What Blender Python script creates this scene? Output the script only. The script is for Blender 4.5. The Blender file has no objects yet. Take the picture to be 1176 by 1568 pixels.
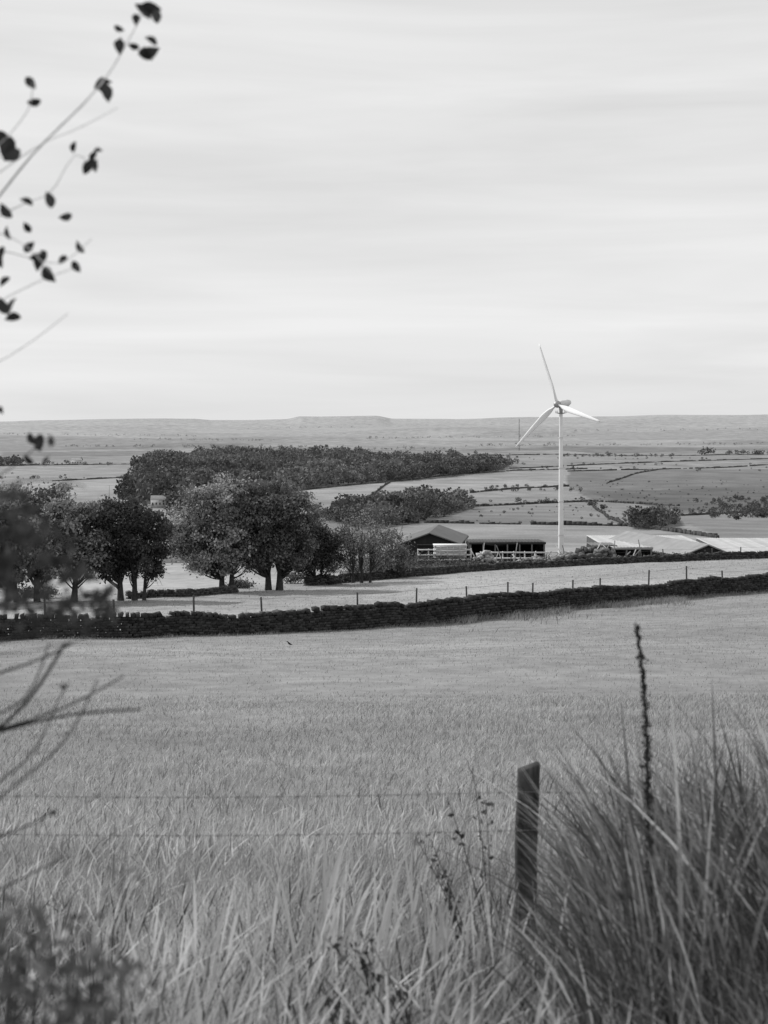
import bpy, math, numpy as np
from mathutils import Vector
rng = np.random.default_rng(7)
scene = bpy.context.scene
scene.view_settings.view_transform = 'Standard'
scene.view_settings.look = 'None'
scene.view_settings.exposure = 0

# ------------------------------------------------------------------ helpers
F = 2277.0; HZ = 645.0; CU = 588.0      # image pixel constants: focal length, horizon row, centre column

def vnoise(x, y, s=1.0, seed=0):
    r = np.random.default_rng(seed + 100)
    o = 0.0
    for i in range(7):
        a = r.uniform(0, 6.28); f = s * r.uniform(.6, 2.4); p = r.uniform(0, 6.28)
        o = o + np.sin((x * math.cos(a) + y * math.sin(a)) * f + p + 1.3 * np.sin((x * math.sin(a) - y * math.cos(a)) * f * .7 + p * 2))
    return o / 7 * 1.8

# terrain profiles (distance, then height, or image pixel rows at left / centre / right columns)
near = [(-60, 2.0), (-20, -1.0), (0, -1.62), (3, -1.95), (5, -2.35), (8.2, -3.05), (12, -3.65), (15, -4.1), (20, -4.72), (30, -5.9)]
tab = [(50, 1010, 1009, 1000), (60, 994, 990, 976), (68, 981, 975, 958), (75, 966, 961, 944), (85, 946, 940, 924), (95, 930, 923, 907), (110, 914, 905, 885),
       (125, 902, 890, 867), (140, 893, 877, 855), (160, 884, 869, 855), (200, 866, 858, 853), (300, 848, 840, 845),
       (450, 832, 830, 834), (600, 814, 808, 812), (800, 790, 786, 795), (1100, 764, 762, 768), (1500, 736, 735, 735),
       (2000, 712, 708, 708), (2500, 698, 695, 693), (2900, 698, 697, 695), (3300, 690, 688, 686), (3700, 690, 689, 686), (4100, 686, 685, 682), (4600, 676, 675, 673),
       (5100, 677, 677, 674), (5700, 671, 670, 666), (6200, 663, 662, 658), (6700, 665, 664, 660), (7200, 660, 659, 654), (7700, 652, 653, 647), (8100, 655, 655, 649), (9000, 643, 641, 634), (9600, 645, 643, 637), (12000, 650, 650, 645), (20000, 652, 652, 650)]
YS = [n[0] for n in near] + [t[0] for t in tab]
Z3 = []
for k in range(3):
    Z3.append([n[1] for n in near] + [-(t[k + 1] - HZ) / F * t[0] for t in tab])
def wy(y): return np.arcsinh(np.asarray(y, float) / 12.0)
G = np.linspace(wy(-60), wy(20000), 4000)
P3 = []
kern = np.exp(-np.linspace(-2.2, 2.2, 31) ** 2); kern /= kern.sum()
for k in range(3):
    p = np.interp(G, wy(YS), Z3[k])
    pp = np.pad(p, 15, mode='edge')
    P3.append(np.convolve(pp, kern, 'valid'))
SKY_U = [-900, 0, 90, 210, 300, 322, 440, 458, 578, 600, 700, 760, 900, 1000, 1176, 2200]
SKY_D = [2, 2, 0, -2.5, -1, 1, -.3, -4.5, -5.5, -.5, 1.5, 0, 0, -1, 0, 0]
RIDGES = [(2500, .05, 1.5, 3.0, .7), (3300, .045, 4, 6, 2.1), (4550, .05, 5, 8.0, 3.7), (6150, .045, 3, 7.0, .2), (7650, .04, 2, 5.5, 5.0)]
def ground(x, y):
    x = np.asarray(x, float); y = np.asarray(y, float)
    g = wy(y)
    a, b, c = [np.interp(g, G, P) for P in P3]
    az = np.clip(x / np.maximum(np.abs(y), 6.0) / (588 / F), -1.6, 1.6)
    zl = b + (a - b) * (-az); zr = b + (c - b) * az
    w = 1 / (1 + np.exp(-az * 6))
    z = zl * (1 - w) + zr * w
    z = z + vnoise(x, y, .9, 1) * .04 * np.clip((y - 2) / 5, 0, 1) + vnoise(x, y, .12, 2) * .10 * np.clip(y / 40, 0, 1) * np.clip((170 - y) / 60, .2, 1)
    far = np.clip((y - 350) / 1200, 0, 1)
    z = z + vnoise(x, y, .006, 3) * 2.4 * far
    vf = np.clip((y - 2600) / 2500, 0, 1) * np.clip((9300 - y) / 1500, 0, 1)
    z = z + vnoise(x * .7, y, .006, 14) * 3 * vf
    for yk, wd, m, am, ph in RIDGES:       # separate hill crests, each with its own rise and fall
        k = yk / F
        pr = m + am * (np.sin(x / yk * 9 + ph) * .6 + np.sin(x / yk * 21 + ph * 2.3) * .4)
        z = z + k * pr * np.exp(-((y - yk - .25 * x * math.cos(ph)) / (wd * yk)) ** 2)
    u = CU + F * x / np.maximum(y, 1)
    sk = np.interp(u, SKY_U, SKY_D)
    z = z - sk / F * 9000 * np.exp(-((y - 9000) / 900) ** 2)
    return z
def sx(u, y): return (u - CU) / F * y
_ys = np.exp(np.linspace(math.log(210), math.log(9500), 1500))
def sight(u, v):
    """where a sight line through an image pixel meets the far terrain"""
    z = ground(sx(u, _ys), _ys)
    vv = HZ - F * z / _ys
    i = np.argmax(vv <= v)
    if vv[i] > v: i = len(_ys) - 1
    return float(sx(u, _ys[i])), float(_ys[i])
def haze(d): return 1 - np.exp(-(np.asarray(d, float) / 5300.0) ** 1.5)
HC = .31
def haze_tint(a, d): h = haze(d); return a * (1 - h) + HC * h  # aerial haze painted into the albedo: colours fade to pale grey with distance

class B:
    def __init__(s): s.v = []; s.f = []; s.c = []; s.n = 0
    def add(s, V, Fq, c):
        V = np.asarray(V, float).reshape(-1, 3); Fq = np.asarray(Fq, int).reshape(-1, 4)
        s.v.append(V); s.f.append(Fq + s.n); s.n += len(V)
        s.c.append(np.broadcast_to(np.asarray(c, float), (len(V),)).copy())
    def obj(s, name, mat, parent=None, smooth=False):
        V = np.concatenate(s.v); Q = np.concatenate(s.f); C = np.concatenate(s.c)
        me = bpy.data.meshes.new(name)
        me.vertices.add(len(V)); me.vertices.foreach_set('co', V.ravel().astype(np.float32))
        me.loops.add(len(Q) * 4); me.loops.foreach_set('vertex_index', Q.ravel().astype(np.int32))
        me.polygons.add(len(Q)); me.polygons.foreach_set('loop_start', (np.arange(len(Q)) * 4).astype(np.int32))
        try: me.polygons.foreach_set('loop_total', np.full(len(Q), 4, np.int32))
        except Exception: pass
        if smooth: me.polygons.foreach_set('use_smooth', np.ones(len(Q), bool))
        me.update(calc_edges=True)
        at = me.attributes.new('Col', 'FLOAT_COLOR', 'POINT')
        cc = np.ones((len(V), 4), np.float32); cc[:, :3] = C[:, None]
        at.data.foreach_set('color', cc.ravel())
        me.materials.append(mat)
        o = bpy.data.objects.new(name, me); scene.collection.objects.link(o)
        if parent: o.parent = parent
        return o
def empty(name, loc=(0, 0, 0)):
    o = bpy.data.objects.new(name, None); scene.collection.objects.link(o); return o

def tube(b, pts, rad, c, n=6):
    pts = np.asarray(pts, float); m = len(pts); rad = np.broadcast_to(rad, (m,))
    T = np.gradient(pts, axis=0); T /= np.linalg.norm(T, axis=1)[:, None] + 1e-9
    ref = np.array([0, 0, 1.]) if abs(T[0][2]) < .8 else np.array([1., 0, 0])
    V = []
    for i in range(m):
        a = np.cross(T[i], ref); a /= np.linalg.norm(a) + 1e-9; bb = np.cross(T[i], a)
        t = np.arange(n) * 2 * math.pi / n
        V.append(pts[i] + rad[i] * (np.cos(t)[:, None] * a + np.sin(t)[:, None] * bb))
    Fq = []
    for i in range(m - 1):
        for j in range(n):
            k = (j + 1) % n
            Fq.append((i * n + j, i * n + k, (i + 1) * n + k, (i + 1) * n + j))
    if n == 4: Fq += [(3, 2, 1, 0), tuple((m - 1) * n + q for q in range(4))]
    elif n == 6:
        o = (m - 1) * n; Fq += [(o, o + 1, o + 2, o + 3), (o, o + 3, o + 4, o + 5), (3, 2, 1, 0), (5, 4, 3, 0)]
    elif n == 8:
        o = (m - 1) * n; Fq += [(o, o + 1, o + 2, o + 3), (o, o + 3, o + 4, o + 7), (o + 4, o + 5, o + 6, o + 7)]
    b.add(np.concatenate(V), Fq, c)
BQ = np.array([(0, 1, 3, 2), (4, 6, 7, 5), (0, 4, 5, 1), (2, 3, 7, 6), (0, 2, 6, 4), (1, 5, 7, 3)])
def box(b, c0, size, c, yaw=0, jit=0, tilt=0):
    s = np.array(size) / 2
    V = np.array([(i, j, k) for i in (-1, 1) for j in (-1, 1) for k in (-1, 1)], float) * s
    if jit: V += rng.uniform(-jit, jit, V.shape)
    if tilt:
        ct, st = math.cos(tilt), math.sin(tilt); V = np.stack([V[:, 0] * ct - V[:, 2] * st, V[:, 1], V[:, 0] * st + V[:, 2] * ct], 1)
    cy, sy_ = math.cos(yaw), math.sin(yaw)
    V = np.stack([V[:, 0] * cy - V[:, 1] * sy_, V[:, 0] * sy_ + V[:, 1] * cy, V[:, 2]], 1)
    b.add(V + np.array(c0), BQ, c)
def beam(b, p, q, w, h, c):
    p = np.array(p, float); q = np.array(q, float); d = q - p; L = np.linalg.norm(d); d /= L
    up = np.array([0, 0, 1.]) if abs(d[2]) < .9 else np.array([0, 1., 0])
    a = np.cross(d, up); a /= np.linalg.norm(a); e = np.cross(a, d)
    V = [p * (1 - i) + q * i + a * j * w / 2 + e * k * h / 2 for i in (0, 1) for j in (-1, 1) for k in (-1, 1)]
    b.add(V, BQ, c)
def quads(b, P, size, c, flat=.0, asp=1.0):
    """leaf faces at points P with random orientation"""
    N = len(P); a = rng.normal(size=(N, 3)); a /= np.linalg.norm(a, axis=1)[:, None]
    d = rng.normal(size=(N, 3)); bb = np.cross(a, d); bb /= np.linalg.norm(bb, axis=1)[:, None]
    s = (np.broadcast_to(size, (N,)) * rng.uniform(.6, 1.3, N))[:, None]
    A = a * s * asp * .5; D = bb * s * .5
    V = np.stack([P - A, P - D * .8, P + A, P + D * .8], 1)
    V = V + np.cross(a, bb)[:, None, :] * s[:, None, :] * np.array([0, .12, 0, .12])[None, :, None]
    b.add(V.reshape(-1, 3), np.arange(4 * N).reshape(N, 4), np.repeat(np.broadcast_to(c, (N,)), 4))
def blades(b, base, h, lx, ly, w, c, prof=(1, .9, .6, .08), curve=1.7, tipc=None):
    N = len(base); k = len(prof); t = np.linspace(0, 1, k)
    h = np.broadcast_to(h, (N,)); w = np.broadcast_to(w, (N,))
    ang = rng.uniform(0, math.pi, N); wd = np.stack([np.cos(ang), np.sin(ang) * .6, np.zeros(N)], 1)
    lean = np.stack([lx, ly, np.zeros(N)], 1)
    L2 = np.sqrt(lx ** 2 + ly ** 2)
    P = base[:, None, :] + (t ** curve)[None, :, None] * (lean * h[:, None])[:, None, :]
    P[:, :, 2] += h[:, None] * (t[None, :] - .28 * np.clip(L2, 0, 1.4)[:, None] * t[None, :] ** 2.4)
    W = (w[:, None] * np.array(prof)[None, :] * .5)[:, :, None] * wd[:, None, :]
    V = np.stack([P - W, P + W], 2).reshape(-1, 3)
    i = np.arange(N)[:, None] * (2 * k) + np.arange(k - 1)[None, :] * 2
    Fq = np.stack([i, i + 1, i + 3, i + 2], -1).reshape(-1, 4)
    cc = np.repeat(np.broadcast_to(c, (N,))[:, None], k, 1)
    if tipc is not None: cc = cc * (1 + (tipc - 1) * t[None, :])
    b.add(V, Fq, np.repeat(cc.reshape(-1), 2))

# ------------------------------------------------------------------ materials
def mat(name, rough=.9, trans=0.0, n1=None, amt=.3, bump=0, spec=.2, n2=None, amt2=.3, stretch=(1, 1, 1), metal=0):
    m = bpy.data.materials.new(name); m.use_nodes = True; nt = m.node_tree; N = nt.nodes; L = nt.links
    pr = N['Principled BSDF']; out = N['Material Output']
    pr.inputs['Roughness'].default_value = rough; pr.inputs['Specular IOR Level'].default_value = spec; pr.inputs['Metallic'].default_value = metal
    at = N.new('ShaderNodeAttribute'); at.attribute_name = 'Col'; col = at.outputs['Color']
    tc = N.new('ShaderNodeTexCoord'); mp = N.new('ShaderNodeMapping'); mp.inputs['Scale'].default_value = stretch
    L.new(tc.outputs['Object'], mp.inputs['Vector'])
    nz = None
    for sc, am in ((n1, amt), (n2, amt2)):
        if sc is None: continue
        nz = N.new('ShaderNodeTexNoise'); nz.inputs['Scale'].default_value = sc; nz.inputs['Detail'].default_value = 6; nz.inputs['Roughness'].default_value = .62
        L.new(mp.outputs[0], nz.inputs['Vector'])
        mr = N.new('ShaderNodeMapRange'); mr.inputs['From Min'].default_value = .3; mr.inputs['From Max'].default_value = .7
        mr.inputs['To Min'].default_value = 1 - am; mr.inputs['To Max'].default_value = 1 + am; L.new(nz.outputs['Fac'], mr.inputs['Value'])
        mu = N.new('ShaderNodeVectorMath'); mu.operation = 'SCALE'; L.new(col, mu.inputs[0]); L.new(mr.outputs[0], mu.inputs['Scale']); col = mu.outputs[0]
    L.new(col, pr.inputs['Base Color'])
    if bump and nz:
        bp = N.new('ShaderNodeBump'); bp.inputs['Strength'].default_value = bump; bp.inputs['Distance'].default_value = .05
        L.new(nz.outputs['Fac'], bp.inputs['Height']); L.new(bp.outputs[0], pr.inputs['Normal'])
    if trans:
        tr = N.new('ShaderNodeBsdfTranslucent'); L.new(col, tr.inputs['Color'])
        mx = N.new('ShaderNodeMixShader'); mx.inputs[0].default_value = trans
        L.new(pr.outputs[0], mx.inputs[1]); L.new(tr.outputs[0], mx.inputs[2]); L.new(mx.outputs[0], out.inputs['Surface'])
    return m
M_ter = mat('meadow_ground', n1=.9, amt=.25, n2=.03, amt2=.28, bump=.3)
M_grass = mat('grass_blade', rough=.7, trans=.4, n1=1.5, amt=.12)
M_stone = mat('gritstone', n1=5, amt=.45, n2=30, amt2=.3, bump=.6)
M_leaf = mat('foliage', rough=.8, trans=.25, n1=1.2, amt=.25)
M_far = mat('far_foliage', n1=.05, amt=.2, trans=.15)
M_bark = mat('bark', n1=8, amt=.35, bump=.4)
M_wood = mat('weathered_timber', n1=18, amt=.45, n2=60, amt2=.3, bump=.6, stretch=(1, 1, .15))
M_wall = mat('render_and_block', n1=1.2, amt=.2)
M_roof = mat('corrugated_sheet', rough=.7, n1=.8, amt=.15)
M_white = mat('white_paint', rough=.5, n1=1.5, amt=.06)
M_metal = mat('galvanised_steel', rough=.5, n1=20, amt=.2, metal=.3)

# ------------------------------------------------------------------ terrain
nr, nc = 760, 440
gy = np.concatenate([np.sinh(np.linspace(wy(-55), wy(250), 300)) * 12, np.exp(np.linspace(math.log(253), math.log(9900), 430)), np.exp(np.linspace(math.log(10000), math.log(19500), 60))])
t = np.linspace(-1, 1, nc); t = .62 * t + .38 * t ** 3
X = t[None, :] * (np.maximum(np.abs(gy), 0)[:, None] * .72 + 40); Y = np.repeat(gy[:, None], nc, 1)
Z = ground(X, Y)
def inpoly(px, py, poly):
    poly = np.array(poly); n = len(poly); r = np.zeros(px.shape, bool); j = n - 1
    for i in range(n):
        xi, yi = poly[i]; xj, yj = poly[j]
        r ^= ((yi > py) != (yj > py)) & (px < (xj - xi) * (py - yi) / (yj - yi + 1e-12) + xi); j = i
    return r
farw = np.clip((Y - 2400) / 1500, 0, 1)
A = .165 + .05 * vnoise(X, Y, .004, 9) - .07 * farw
cell = np.sin(X * .0042 + 2 * np.sin(Y * .0017) + Y * .001) * np.sin(Y * .0061 + 1.5 * np.sin(X * .0013))
A = A + farw * (.055 * np.tanh(cell * 5) + .05 * vnoise(X * .5, Y, .006, 31))
A = np.clip(A, .03, .4)
WALL1 = [(-900, 60), (-300, 66), (0, 68), (200, 69), (400, 71), (560, 74), (700, 77.5), (760, 80), (850, 84), (950, 88), (1050, 92), (1176, 96), (1500, 105), (2000, 118)]
W1 = np.array([(sx(u, y), y) for u, y in WALL1])
WALL2 = [(470, 120), (560, 126), (640, 130), (730, 137), (850, 140), (1000, 142), (1176, 144), (1500, 147), (2000, 150)]
W2 = np.array([(sx(u, y), y) for u, y in WALL2])
w1y = np.interp(X, W1[:, 0], W1[:, 1]); w2y = np.interp(X, W2[:, 0], W2[:, 1])
patch = lambda x, y: vnoise(x * .35, y, .35, 41) * .6 + vnoise(x, y, .12, 42) * .6
A = np.where(Y < w1y, .20 * (1 + .14 * patch(X, Y)), A)
mid = (Y >= w1y) & (Y < 250)
A = np.where(mid, .265 + .02 * vnoise(X, Y * 3, .3, 6), A)
farm = (Y > w2y) & (Y < 240) & (X > -4)
A = np.where(farm, .12 + .03 * vnoise(X, Y, .3, 16), A)
FIELDS = [  # boundary corners in image pixel coordinates, albedo
    ([(-300, 712), (205, 712), (240, 728), (80, 737), (-300, 745)], .17),
    ([(-300, 745), (80, 737), (240, 728), (300, 790), (-300, 800)], .20),
    ([(455, 752), (600, 738), (785, 722), (1000, 716), (900, 745), (720, 754), (560, 766), (460, 790)], .215),
    ([(590, 802), (960, 806), (1100, 826), (1176, 850), (560, 850)], .22),
    ([(725, 776), (905, 768), (1040, 775), (960, 805), (600, 800)], .155),
    ([(870, 722), (1400, 712), (1400, 775), (1040, 786), (1040, 775), (905, 765), (870, 745)], .095),
    ([(890, 752), (1400, 740), (1400, 775), (1045, 782)], .06),
    ([(780, 718), (1176, 702), (1500, 700), (1500, 712), (860, 722)], .17),
    ([(560, 697), (860, 693), (1176, 697), (1176, 703), (780, 716), (700, 704)], .14),
    ([(1030, 790), (1176, 782), (1400, 785), (1400, 830), (1100, 822)], .155),
    ([(-300, 672), (170, 668), (420, 672), (380, 686), (-300, 692)], .05),
    ([(900, 662), (1176, 657), (1500, 657), (1500, 668), (950, 674)], .05),
    ([(560, 690), (900, 684), (1176, 686), (1176, 690), (860, 690)], .04),
    ([(0, 692), (200, 690), (330, 693), (200, 698), (0, 698)], .05),
]
for poly, a in FIELDS:
    wp = [sight(u, v) for u, v in poly]
    m_ = inpoly(X, Y, wp); A = np.where(m_, a * (1 + .15 * vnoise(X, Y, .01, 12) + .10 * vnoise(X, Y, .05, 13)), A)
WOODS = [
    ([(203, 768), (208, 716), (240, 706), (330, 701), (460, 700), (550, 704), (640, 709), (776, 714), (770, 722), (690, 731), (600, 738), (455, 752), (450, 775), (330, 795)], 11, 62),
    ([(500, 796), (520, 785), (590, 770), (650, 767), (720, 771), (724, 778), (690, 790), (640, 802), (560, 812)], 6.8, 36),
    ([(968, 811), (975, 802), (1000, 797), (1040, 797), (1046, 806), (1000, 811)], 5, 30),
]
woods_w = []
for poly, H, dens in WOODS:
    wp = [sight(u, v) for u, v in poly]; woods_w.append(wp)
    A = np.where(inpoly(X, Y, wp), .05, A)
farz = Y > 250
A = np.where(farz, haze_tint(A, np.hypot(X, Y)), A)  # distance haze painted into the far ground colour
b = B(); b.v = [np.stack([X, Y, Z], -1).reshape(-1, 3)]; R_, C_ = X.shape
ii = (np.arange(R_ - 1)[:, None] * C_ + np.arange(C_ - 1)[None, :])
b.f = [np.stack([ii, ii + 1, ii + C_ + 1, ii + C_], -1).reshape(-1, 4)]; b.c = [A.reshape(-1)]; b.n = X.size
b.obj('ground', M_ter, smooth=True)

# ------------------------------------------------------------------ far woods
def forest(name, wp, H, area):
    b = B(); wp = np.array(wp); lo = wp.min(0) - 20; hi = wp.max(0) + 40
    n = int((hi - lo).prod() / area); x = rng.uniform(lo[0], hi[0], n); y = rng.uniform(lo[1], hi[1], n)
    e = 12 * vnoise(x, y, .03, 51); k = inpoly(x + e * .6, y + e * 1.6, wp); x = x[k]; y = y[k]
    x, y = x[:6000], y[:6000]; n = len(x); z = ground(x, y); h = H * np.clip(rng.lognormal(-.14, .34, n), .4, 1.7) * (1 + .2 * vnoise(x, y, .02, 52))
    per = 95
    d = rng.normal(size=(n, per, 3)); d /= np.linalg.norm(d, axis=2)[:, :, None]; d *= rng.uniform(.6, 1.0, (n, per, 1))
    P = np.stack([x, y, z + h * .56], 1)[:, None, :] + d * np.stack([h * .46, h * .46, h * .44], 1)[:, None, :]
    c = (np.clip(.085 + .04 * vnoise(x, y, .012, 53), .03, .25) * rng.uniform(.45, 1.8, n))[:, None] * rng.uniform(.7, 1.3, (n, per)); c = haze_tint(c, np.hypot(x, y)[:, None])
    quads(b, P.reshape(-1, 3), np.repeat(h * .165, per), c.reshape(-1))
    return b.obj(name, M_far)
for wp, (p_, H, dens) in zip(woods_w, WOODS): forest('woodland', wp, H, dens)

def scatter_far(name, spots, H, per=60):
    b = B()
    for (u, v, s) in spots:
        x, y = sight(u, v); z = float(ground(x, y)); h = H * s * rng.uniform(.8, 1.2)
        d = rng.normal(size=(per, 3)); d /= np.linalg.norm(d, axis=1)[:, None]; d *= rng.uniform(.4, 1, (per, 1))
        P = np.array([x, y, z + h * .45]) + d * np.array([h * .6, h * .6, h * .45])
        quads(b, P, h * .24, haze_tint(rng.uniform(.04, .11, per), y))
    b.obj(name, M_far)
sp = []
for u in np.arange(860, 1040, 6): sp.append((u + rng.uniform(-4, 4), 699 + rng.uniform(-1, 1), rng.uniform(.2, .6)))
for u in np.arange(1110, 1260, 6): sp.append((u + rng.uniform(-4, 4), 696 + rng.uniform(-1, 1), rng.uniform(.5, .9)))
sp += [(1080, 696, 1.5), (1090, 696, 1.3), (1074, 697, .9), (652, 697, .8), (660, 696, .7), (668, 697, .6), (930, 697, .6), (935, 697, .5)]
for u in np.arange(60, 135, 7): sp.append((u, 711 + rng.uniform(-1, 1), rng.uniform(.2, .6)))
for u in np.arange(-60, 34, 4): sp.append((u, 712 + rng.uniform(-2, 2), rng.uniform(.9, 1.3)))
for i in range(90): sp.append((rng.uniform(560, 800), rng.uniform(695, 712), rng.uniform(.2, .6)))
for i in range(60): sp.append((rng.uniform(780, 1250), rng.choice([703, 712, 718, 721]) + rng.uniform(-1, 1), rng.uniform(.15, .4)))
for i in range(40): sp.append((rng.uniform(720, 900), rng.choice([746, 752, 770]) + rng.uniform(-1, 1), rng.uniform(.15, .4)))
for i in range(30): sp.append((rng.uniform(0, 210), rng.choice([712, 733]) + rng.uniform(-1, 1), rng.uniform(.15, .45)))
scatter_far('distant_hedgerow_trees', sp, 11)
sp = []
for i in range(170): sp.append((1050 + 140 * rng.beta(2, 1.2) , rng.uniform(764, 794), rng.uniform(.2, .6)))
for i in range(160): sp.append((rng.uniform(880, 1180), rng.uniform(735, 790), rng.uniform(.08, .25)))
for i in range(60): sp.append((rng.uniform(730, 1000), rng.uniform(776, 806), rng.uniform(.1, .25)))
for i in range(30): sp.append((rng.uniform(220, 300), rng.uniform(765, 810), rng.uniform(.4, .8)))
for (u, v, n) in [(1160, 793, 5), (1128, 796, 4), (925, 780, 3), (905, 775, 3)]:
    for i in range(n): sp.append((u + rng.normal(0, 4), v, .5))
scatter_far('hillside_scrub', sp, 7)
sp = []
for (u0, u1, v0, v1, n) in [(-100, 300, 664, 668, 80), (380, 560, 656, 655, 40), (560, 880, 672, 668, 80), (880, 1250, 660, 657, 70), (100, 500, 684, 686, 70), (700, 1176, 684, 680, 80), (400, 700, 690, 688, 60), (200, 420, 673, 675, 50)]:
    for i in range(n): t_ = rng.random(); sp.append((u0 + (u1 - u0) * t_, v0 + (v1 - v0) * t_ + rng.normal(0, .6), rng.uniform(.3, .9)))
scatter_far('distant_trees', sp, 9, 26)

def farline(name, lines, H, W=1.6, gap=.05):
    b = B()
    for L in lines:
        pts = [sight(u, v) for u, v in L]
        for (x0, y0), (x1, y1) in zip(pts[:-1], pts[1:]):
            step = 2.2 if min(y0, y1) < 1200 else 6
            n = max(2, int(math.hypot(x1 - x0, y1 - y0) / step)); tt = (np.arange(n + 1)) / n
            xs = x0 + (x1 - x0) * tt; ys = y0 + (y1 - y0) * tt; w_ = 2.5 * vnoise(xs, ys, .02, 71); xs = xs + w_ * .5; ys = ys + w_; zs = ground(xs, ys)
            hh = H * np.clip(.8 + .35 * vnoise(xs, ys, .08, 72) + rng.uniform(-.25, .25, n + 1), .25, 1.9)
            for i in range(n):
                if rng.random() < gap: continue
                za, zb_ = zs[i] + hh[i] / 2 - .3, zs[i + 1] + hh[i] / 2 - .3
                beam(b, (xs[i], ys[i], za), (xs[i + 1], ys[i + 1], zb_), W * rng.uniform(.6, 1.3), hh[i] + .4, float(haze_tint(.05 * rng.uniform(.6, 1.5), ys[i])))
    b.obj(name, M_far)
farline('field_boundary_wall', [
    [(455, 752), (600, 738), (785, 721), (900, 718)], [(560, 764), (597, 739)], [(-100, 714), (200, 711)], [(80, 737), (235, 729)],
    [(560, 696), (700, 699), (860, 696), (1060, 698), (1300, 697)], [(720, 755), (800, 748), (870, 745)], [(728, 776), (905, 768), (1040, 775)],
    [(780, 718), (930, 711), (1176, 703)], [(870, 722), (1010, 719), (1176, 712)], [(930, 740), (1010, 719)], [(600, 800), (780, 803), (960, 806), (1100, 824)],
    [(1040, 790), (1176, 783)], [(900, 768), (960, 806)]], 1.6, 1.2)

# ------------------------------------------------------------------ dry stone walls
def resample(P, step):
    P = np.array(P, float); d = np.r_[0, np.cumsum(np.linalg.norm(np.diff(P, axis=0), axis=1))]
    s = np.arange(0, d[-1], step); return np.stack([np.interp(s, d, P[:, 0]), np.interp(s, d, P[:, 1])], 1)
def gz_cache(x, y): return float(ground(x, y)) - .05
def stonewall(name, P, H, thick, course=.125, ln=.26, tone=.10, xlim=(-60, 70)):
    b = B(); nC = int(H / course)
    pts = resample(P, ln); pts = pts[(pts[:, 0] > xlim[0]) & (pts[:, 0] < xlim[1])]
    for i in range(len(pts) - 1):
        x, y = pts[i]; dx, dy = pts[i + 1] - pts[i]; yaw = math.atan2(dy, dx); zz = gz_cache(x, y)
        sag = (.10 * math.sin(i * .053) + .07 * math.sin(i * .17 + 1) + .04 * math.sin(i * .47)) * min(1, H)
        hh = H + sag
        for r in range(nC + 1):
            zc = (r + .5) * course * hh / H
            if r == nC:
                if rng.random() < .1: continue
                box(b, (x + rng.uniform(-.06, .06), y, zz + hh + .04), (ln * rng.uniform(.6, 1.1), thick * .75, .19 * rng.uniform(.6, 1.3)), tone * rng.uniform(.6, 1.5), yaw, .035, rng.uniform(-.35, .35))
                continue
            off = (ln / 2 if r % 2 else 0) + rng.uniform(-.05, .05)
            tw = thick * (1 - .3 * r / nC) + rng.uniform(-.06, .06)
            box(b, (x + off * math.cos(yaw), y + off * math.sin(yaw), zz + zc), (ln * rng.uniform(.9, 1.12), tw, course * rng.uniform(.95, 1.15)), tone * rng.uniform(.5, 1.5), yaw, .014)
    return b.obj(name, M_stone)
stonewall('dry_stone_wall', W1, 1.08, .6, tone=.04, xlim=(-30, 40))
stonewall('dry_stone_wall', W2, .6, .5, course=.15, ln=.32, tone=.05, xlim=(-8, 50))
W2b = [(sx(u, y), y) for u, y in [(150, 103), (285, 107), (365, 111)]]
stonewall('dry_stone_wall', W2b, .4, .5, tone=.06, xlim=(-18, 60))

def fence(name, P, step, h, thick, tone, wires=(.5, .95), offs=1.3, xl=(-40, 50)):
    b = B(); pts = resample(P, step); pts = pts[(pts[:, 0] > xl[0]) & (pts[:, 0] < xl[1])]; tops = []
    for x, y in pts:
        x += rng.uniform(-.9, .9); y += offs; z = float(ground(x, y)); hh = h * rng.uniform(.82, 1.1); ln = rng.uniform(-.12, .12)
        beam(b, (x, y, z - .2), (x + ln, y, z + hh), thick, thick, tone); tops.append((x + ln, y, z, hh))
    for a, c in zip(tops[:-1], tops[1:]):
        for w in wires: tube(b, [(a[0], a[1], a[2] + a[3] * w), ((a[0] + c[0]) / 2, (a[1] + c[1]) / 2, (a[2] + a[3] * w + c[2] + c[3] * w) / 2 - .03), (c[0], c[1], c[2] + c[3] * w)], .006, .15, 4)
    return b.obj(name, M_wood)
fence('wire_fence', W1, 3.6, 1.75, .085, .06)
fence('wire_fence', W2, 4.2, 1.25, .09, .07, offs=.9, xl=(3, 60))

# ------------------------------------------------------------------ grass
def zone(y0, y1, n, seed, side=1.6):
    r = np.random.default_rng(seed); y = r.uniform(y0, y1, n * 3); wmax = .30 * y1 + side; w = .30 * y + side
    k = r.random(n * 3) < w / wmax; y = y[k][:n]; w = w[k][:n]; x = r.uniform(-1, 1, len(y)) * w
    return x, y
b = B()
def tones(n, m, s): return np.clip(m * rng.lognormal(0, s, n), .04, .62)
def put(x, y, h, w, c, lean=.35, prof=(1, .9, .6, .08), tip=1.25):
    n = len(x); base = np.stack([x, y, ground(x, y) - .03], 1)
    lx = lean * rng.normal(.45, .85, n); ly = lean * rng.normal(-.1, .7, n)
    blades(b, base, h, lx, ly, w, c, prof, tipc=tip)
x, y = zone(2.6, 14, 105000, 1); pn = vnoise(x, y, 1.6, 21); p2 = vnoise(x, y, .8, 25) * np.clip((10 - y) / 4, .4, 1); n = len(x)
hh = np.interp(y, [2.6, 8, 14], [.44, .37, .22]) * rng.uniform(.35, 1.25, n) * (1 + .38 * pn)
put(x, y, hh, rng.uniform(.003, .0068, n), np.clip(tones(n, .27, .6) * (1 + .28 * pn + .34 * p2), .03, .6), .42)
x, y = zone(2.6, 15, 11000, 2); n = len(x); p2 = vnoise(x, y, .8, 25)   # flowering stalks with heads
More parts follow.
